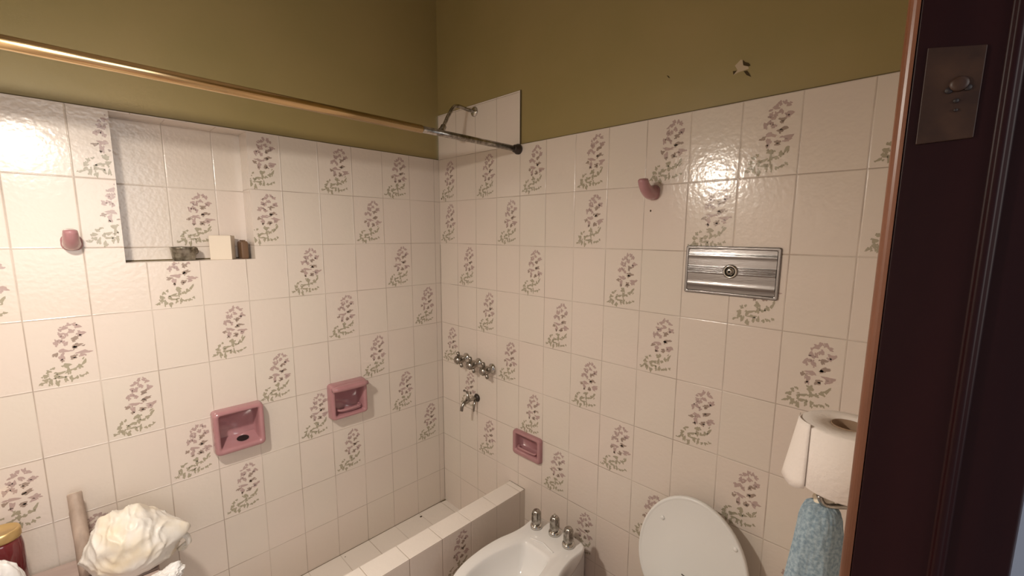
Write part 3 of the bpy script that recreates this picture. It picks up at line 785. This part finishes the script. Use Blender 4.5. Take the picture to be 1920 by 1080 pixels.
# raised lip round the tap deck
q = bmesh.new(); tube(q, smooth_pts([(-.236, .060, BZ - .0005), (-.232, .030, BZ + .0015), (-.226, 0, BZ + .002), (-.232, -.030, BZ + .0015), (-.236, -.060, BZ - .0005)], 5), .0035, 10); link('deck_lip', q, M['porcelain'], bidet)
q = bmesh.new(); box(q, (-.112, -.055, 0), (-.002, .055, .26)); link('pedestal_back', q, M['porcelain'], bidet, bevel=.02)
tl = ['chrome fluted bidet tap nearest the shower kerb', 'chrome fluted bidet tap in the middle of the three', 'chrome fluted bidet tap nearest the toilet']
for i, (tx, ty) in enumerate(((-.172, -.882), (-.150, -.962), (-.165, -1.044))):
    t = thing('bidet_tap', tl[i], 'tap', (tx, ty, BZ + .001), 0, 'taps on the bidet deck')
    q = bmesh.new(); lathe(q, [(0, .0245), (.006, .0250), (.012, .0235), (.016, .0185)], (0, 0, 0), (0, 0, 1), 30); link('tap_flange', q, M['chrome'], t)
    q = bmesh.new(); rings = []
    for zz, r0, fl in ((.012, .0150, 0), (.018, .0180, .3), (.030, .0190, 1), (.060, .0182, 1), (.070, .0165, .8), (.076, .012, .3), (.078, .007, 0)):
        rings.append([Vector(((r0 + .0014 * fl * math.cos(8 * a)) * math.cos(a), (r0 + .0014 * fl * math.cos(8 * a)) * math.sin(a), zz)) for a in [2 * math.pi * k / 64 for k in range(64)]])
    loft(q, rings); bmesh.ops.recalc_face_normals(q, faces=q.faces[:]); hd = link('tap_handle', q, M['chrome_dull'], t)
    if i == 1:
        q = bmesh.new(); lathe(q, [(0, .0065), (.006, .0065), (.010, .003)], (0, 0, .077), (0, 0, 1), 16); link('tap_button', q, M['chrome'], hd)

# ------------------------------------------------------------------ paper holder, roll, towel
RX, RYY = -0.655, -1.9010
RT, RB = ZO - .657, ZO - .752
holder = thing('paper_holder', 'chrome wall bracket holding the toilet roll upright by the door frame', 'roll holder', (0, 0, 0))
q = bmesh.new(); box(q, (RX - .030, FY0, RB - .040), (RX + .030, FY0 + .006, RB + .002)); link('wall_plate', q, M['chrome'], holder, bevel=.002)
q = bmesh.new(); tube(q, smooth_pts([(RX, FY0 + .004, RB - .012), (RX, FY0 + .035, RB - .012), (RX, RYY, RB - .010), (RX, RYY, RB + .02), (RX, RYY, RT - .02)], 4), .0055, 12); link('peg', q, M['chrome_dull'], holder)
q = bmesh.new(); lathe(q, [(0, .026), (.004, .026)], (RX, RYY, RB - .006), (0, 0, 1), 24); link('tray', q, M['chrome_dull'], holder)
q = bmesh.new(); tube(q, smooth_pts([(RX, FY0 + .02, RB - .014), (RX - .015, FY0 + .055, RB - .020), (RX - .026, FY0 + .078, RB - .024), (RX - .030, FY0 + .086, RB - .010)], 4), .004, 10); link('towel_peg', q, M['chrome_dull'], holder)
roll = thing('toilet_roll', 'white toilet paper roll standing upright beside the door frame', 'toilet roll', (RX, RYY, RB))
RR = .0575
q = bmesh.new(); hgt = RT - RB
lathe(q, [(0, .021), (0, RR - .004), (.003, RR), (hgt - .003, RR), (hgt, RR - .004), (hgt - .001, .021), (0.001, .0208)], (0, 0, 0), (0, 0, 1), 48, capa=False, capb=False)
bmesh.ops.recalc_face_normals(q, faces=q.faces[:]); link('paper', q, M['paper'], roll)
q = bmesh.new(); lathe(q, [(-.001, .0205), (hgt + .0004, .0205), (hgt + .0004, .0192), (-.001, .0192)], (0, 0, 0), (0, 0, 1), 32, capa=False, capb=False)
bmesh.ops.recalc_face_normals(q, faces=q.faces[:]); link('core', q, M['card'], roll)
# hanging loose sheet on the side seen towards the room
q = bmesh.new(); G = []
for i in range(9):
    v = i / 8
    row = []
    for j in range(11):
        u = j / 10
        ang = math.radians(88 + 52 * u)
        rr_ = RR + .0012 + .018 * v * (1 - u) ** .8
        x = rr_ * math.cos(ang); y = rr_ * math.sin(ang)
        z = hgt + .003 * (1 - v) * u - v * (hgt + .010 - .008 * u) + .003 * math.sin(u * 7) * v
        row.append(q.verts.new((x, y, z)))
    G.append(row)
for a, b in zip(G, G[1:]):
    for k in range(10): q.faces.new((a[k], a[k + 1], b[k + 1], b[k]))
o = link('loose_sheet', q, M['paper'], roll); o.modifiers.new('solid', 'SOLIDIFY').thickness = .0006

towel = thing('towel', 'light blue terry towel hanging below the toilet roll', 'towel', (0, 0, 0))
q = bmesh.new()
TXC, TYC = RX - .020, -1.884
rings = []; nn_ = 56; zs = [0, .006, .016, .035, .07, .12, .19, .28, .38, .48]
for i, dz in enumerate(zs):
    f = [.25, .62, .82, .98, 1.12, 1.32, 1.65, 1.95, 2.15, 2.25][i]
    r = []
    for k in range(nn_):
        a = 2 * math.pi * k / nn_
        fold = 1 + (.10 * math.sin(3 * a + .8) + .07 * math.sin(5 * a + 2 + dz * 6)) * min(1, dz * 8)
        rx_, ry_ = .036 * f * fold, .0285 * f ** .55 * fold
        r.append(Vector((TXC - .125 * dz + rx_ * math.cos(a), TYC + .012 * dz + ry_ * math.sin(a), RB - .024 - dz)))
    rings.append(r)
loft(q, rings); bmesh.ops.recalc_face_normals(q, faces=q.faces[:])
for v in q.verts:
    nz = noise.noise(v.co * 55) * .0022; v.co += Vector((nz, nz * .7, 0))
tw = link('towel_cloth', q, M['towel'], towel, sub=1)
dm = tw.modifiers.new('terry', 'DISPLACE'); tx = bpy.data.textures.new('terry', 'CLOUDS'); tx.noise_scale = .006; dm.texture = tx; dm.strength = .004; tw.modifiers.new('s2', 'SUBSURF').levels = 1
q = bmesh.new(); tube(q, smooth_pts([(TXC - .004, TYC + .002, RB - .036), (TXC + .000, TYC + .002, RB - .026), (TXC + .006, TYC - .002, RB - .016), (TXC + .010, TYC - .004, RB - .020), (TXC + .012, TYC - .004, RB - .040)], 5),
                      [.010] * 6 + [.013] * 7 + [.011] * 8, 12, squash=[.6] * 21)
link('hanging_loop', q, M['bag'], towel)

# ------------------------------------------------------------------ niche contents
bx = thing('cream_box', 'small cream carton standing in the tiled niche', 'box', (-0.997, .052, NZ0), math.radians(-25))
q = bmesh.new(); box(q, (-.036, -.030, 0), (.036, .030, .092)); link('carton', q, M['soap'], bx, smooth=False, bevel=.0015)
q = bmesh.new(); box(q, (-.034, -.028, .0922), (.034, .000, .0932)); link('flap', q, M['soap'], bx, smooth=False)
pk = thing('brown_packet', 'narrow dark brown packet beside the carton at the right end of the niche', 'packet', (-0.926, .060, NZ0), math.radians(5))
q = bmesh.new(); loft(q, [[Vector((x, y, z)) for x, y in rrect(a, .045, .004, 3)] for z, a in ((0, .022), (.006, .026), (.064, .026), (.070, .018))]); bmesh.ops.recalc_face_normals(q, faces=q.faces[:]); link('packet_body', q, M['brown_pack'], pk)
q = bmesh.new(); box(q, (-.004, -.020, .069), (.004, .020, .0745)); link('packet_seam', q, M['brown_pack'], pk, smooth=False)
tn = thing('metal_tin', 'small dull metal tin lying open in the niche left of carton', 'tin', (-1.121, .050, NZ0))
q = bmesh.new(); lathe(q, [(0, .030), (.004, .034), (.046, .040), (.050, .042), (.050, .039), (.044, .037), (.010, .031)], (0, 0, 0), (0, 0, 1), 32, capb=True)
link('tin_cup', q, M['tin'], tn)
q = bmesh.new(); lathe(q, [(-.026, .013), (-.020, .016), (.020, .016), (.026, .013)], (.016, -.002, .034), (1, .2, .12), 20); link('tin_content', q, M['chrome_dull'], tn)

# ------------------------------------------------------------------ bench with bag, bottle, stick and cloth (lower left)
BT = ZO - 1.462
bench = thing('wooden_bench', 'low worn wooden bench against the left wall, only its edge showing', 'bench', (-1.56, -.195, 0), math.radians(-4))
q = bmesh.new()
for k in range(3): box(q, (-.30, -.17 + .116 * k, BT - .028), (.255, -.062 + .116 * k, BT))
link('bench_top', q, M['bench'], bench, smooth=False, bevel=.004)
for sx in (-.26, .215):
    for sy in (-.14, .135):
        q = bmesh.new(); tube(q, [(sx, sy, BT - .028), (sx * 1.02, sy, .004)], [.020, .015], 12); link('leg', q, M['bench'], bench)
q = bmesh.new()
for sy in (-.14, .135): box(q, (-.26, sy - .010, BT - .075), (.215, sy + .010, BT - .030))
link('apron', q, M['bench'], bench, smooth=False, bevel=.003)

def crumple(bm, c, rad, seed, amp, ridge, scale, fn=None):
    bmesh.ops.create_icosphere(bm, subdivisions=6, radius=1.0)
    off = Vector((seed * 3.1, seed * 1.7, seed * .9))
    for v in bm.verts:
        d = v.co.normalized()
        p = d * scale + off
        a = noise.noise(p) * .5 + noise.noise(p * 2.1) * .28
        r1 = 1 - abs(noise.noise(p * 1.6 + Vector((5, 2, 1)))) * 2.2
        r2 = 1 - abs(noise.noise(p * 3.6 + Vector((1, 7, 3)))) * 2.2
        k = 1 + amp * a + ridge * (r1 * .6 + r2 * .4 - .4)
        co = Vector((d.x * rad[0], d.y * rad[1], d.z * rad[2])) * k
        if fn: co = fn(co, d)
        v.co = Vector(c) + co

def bagf(co, d):
    # film pleats gathered towards the tied lower front
    K = Vector((-.25, -.80, -.55)).normalized(); e1 = K.cross(Vector((0, 0, 1))).normalized(); e2_ = K.cross(e1)
    an = math.atan2(d.dot(e2_), d.dot(e1)); sp_ = math.sqrt(max(0, 1 - d.dot(K) ** 2))
    wv = 1 - abs(math.sin(an * 4.5 + 1.9 * noise.noise(d * 1.7 + Vector((3, 1, 2))) * 2)) ** .55 * 1.0
    wv2 = 1 - abs(math.sin(an * 9.5 + 3.1 * noise.noise(d * 2.3 + Vector((8, 1, 5))))) ** .6
    co = co * (1 + (.075 * wv + .035 * wv2 - .04) * sp_)
    # slumps to a flat base, leans up to the left, knotted ear on the right
    if co.z < -.075: co.z = -.075 + (co.z + .075) * .1
    t = max(0, d.z); co.x *= 1 - .22 * t; co.x += -.020 * t
    e = max(0, d.dot(Vector((.80, -.35, .12)).normalized()) - .88) / .12
    co += Vector((.030, -.006, -.006)) * e ** 1.5
    e2 = max(0, d.dot(Vector((.28, .1, .95)).normalized()) - .93) / .07
    co += Vector((.006, 0, .014)) * e2
    e3 = max(0, d.dot(Vector((-.42, .1, .90)).normalized()) - .93) / .07
    co += Vector((-.006, 0, .012)) * e3
    return co
bag = thing('plastic_bag', 'crumpled cream plastic bag resting on the low bench', 'bag', (0, 0, 0))
q = bmesh.new(); crumple(q, (-1.352, -.200, BT + .082), (.120, .100, .112), 4.0, .20, .045, .95, bagf)
link('bag_body', q, M['bag'], bag)
q = bmesh.new()
for s in range(3):
    a = .5 * s
    tube(q, smooth_pts([(-1.255, -.232 + .012 * s, BT + .045 - .010 * s), (-1.243 + .006 * s, -.238, BT + .060), (-1.231 + .004 * s, -.236, BT + .040 - .008 * s), (-1.236, -.228, BT + .008 + .008 * s), (-1.256, -.225, BT + .010)], 4), [.0075] * 17, 10, squash=[.5] * 17)
link('bag_knot', q, M['bag'], bag)

cl = bmesh.new()
def clf(co, d):
    if co.z < -.012: co.z = -.012
    e = max(0, d.dot(Vector((.45, .1, .88)).normalized()) - .86) / .14
    return co + Vector((.010, 0, .016)) * e
crumple(cl, (-1.300, -.345, BT + .012), (.040, .030, .018), 9.0, .5, .25, 1.2, clf)
tag(link('white_cloth', cl, M['white_film']), 'small scrap of white plastic in front of the cream bag', 'plastic scrap')

stick = thing('wooden_stick', 'weathered wooden stick leaning on the left wall next to the cream bag', 'stick', (0, 0, 0))
q = bmesh.new()
a = Vector((-1.470, -.150, BT + .001)); b = Vector((-1.478, -.045, ZO - 1.226)); d = (b - a)
tube(q, [a + d * t for t in (0, .2, .4, .6, .78, .8, .985, 1)], [.0185, .0190, .0185, .0190, .0190, .0178, .0178, .0160], 18)
for v in q.verts: v.co += Vector((1, .3, 0)) * noise.noise(v.co * Vector((30, 30, 8)).length * .4) * .0010
link('shaft', q, M['wood'], stick)
q = bmesh.new(); lathe(q, [(0, .0158), (.001, .0148)], b + d.normalized() * .0005, d, 18); link('cut_end', q, M['soap'], stick, smooth=False)

bo = thing('red_bottle', 'dark red bottle with a wide gold cap at the lower left', 'bottle', (-1.628, -.130, BT))
hb_ = (ZO - 1.262) - BT
q = bmesh.new(); lathe(q, [(0, .036), (.006, .042), (hb_ - .03, .042), (hb_ - .010, .039), (hb_, .036)], (0, 0, 0), (0, 0, 1), 40); link('bottle_body', q, M['red'], bo)
q = bmesh.new(); lathe(q, [(hb_ - .002, .0385), (hb_ + .002, .0405), (hb_ + .020, .0405), (hb_ + .026, .0385), (hb_ + .0265, .034), (hb_ + .024, .032)], (0, 0, 0), (0, 0, 1), 40); cp = link('cap', q, M['gold'], bo)
cl = bmesh.new(); crumple(cl, (-1.632, -.242, BT + .088), (.050, .038, .105), 13.0, .35, .06, 1.1, lambda co, d: Vector((co.x, co.y, max(co.z, -.088))))
tag(link('white_bag', cl, M['white_film']), 'white crumpled plastic bag in front of the red bottle', 'bag')
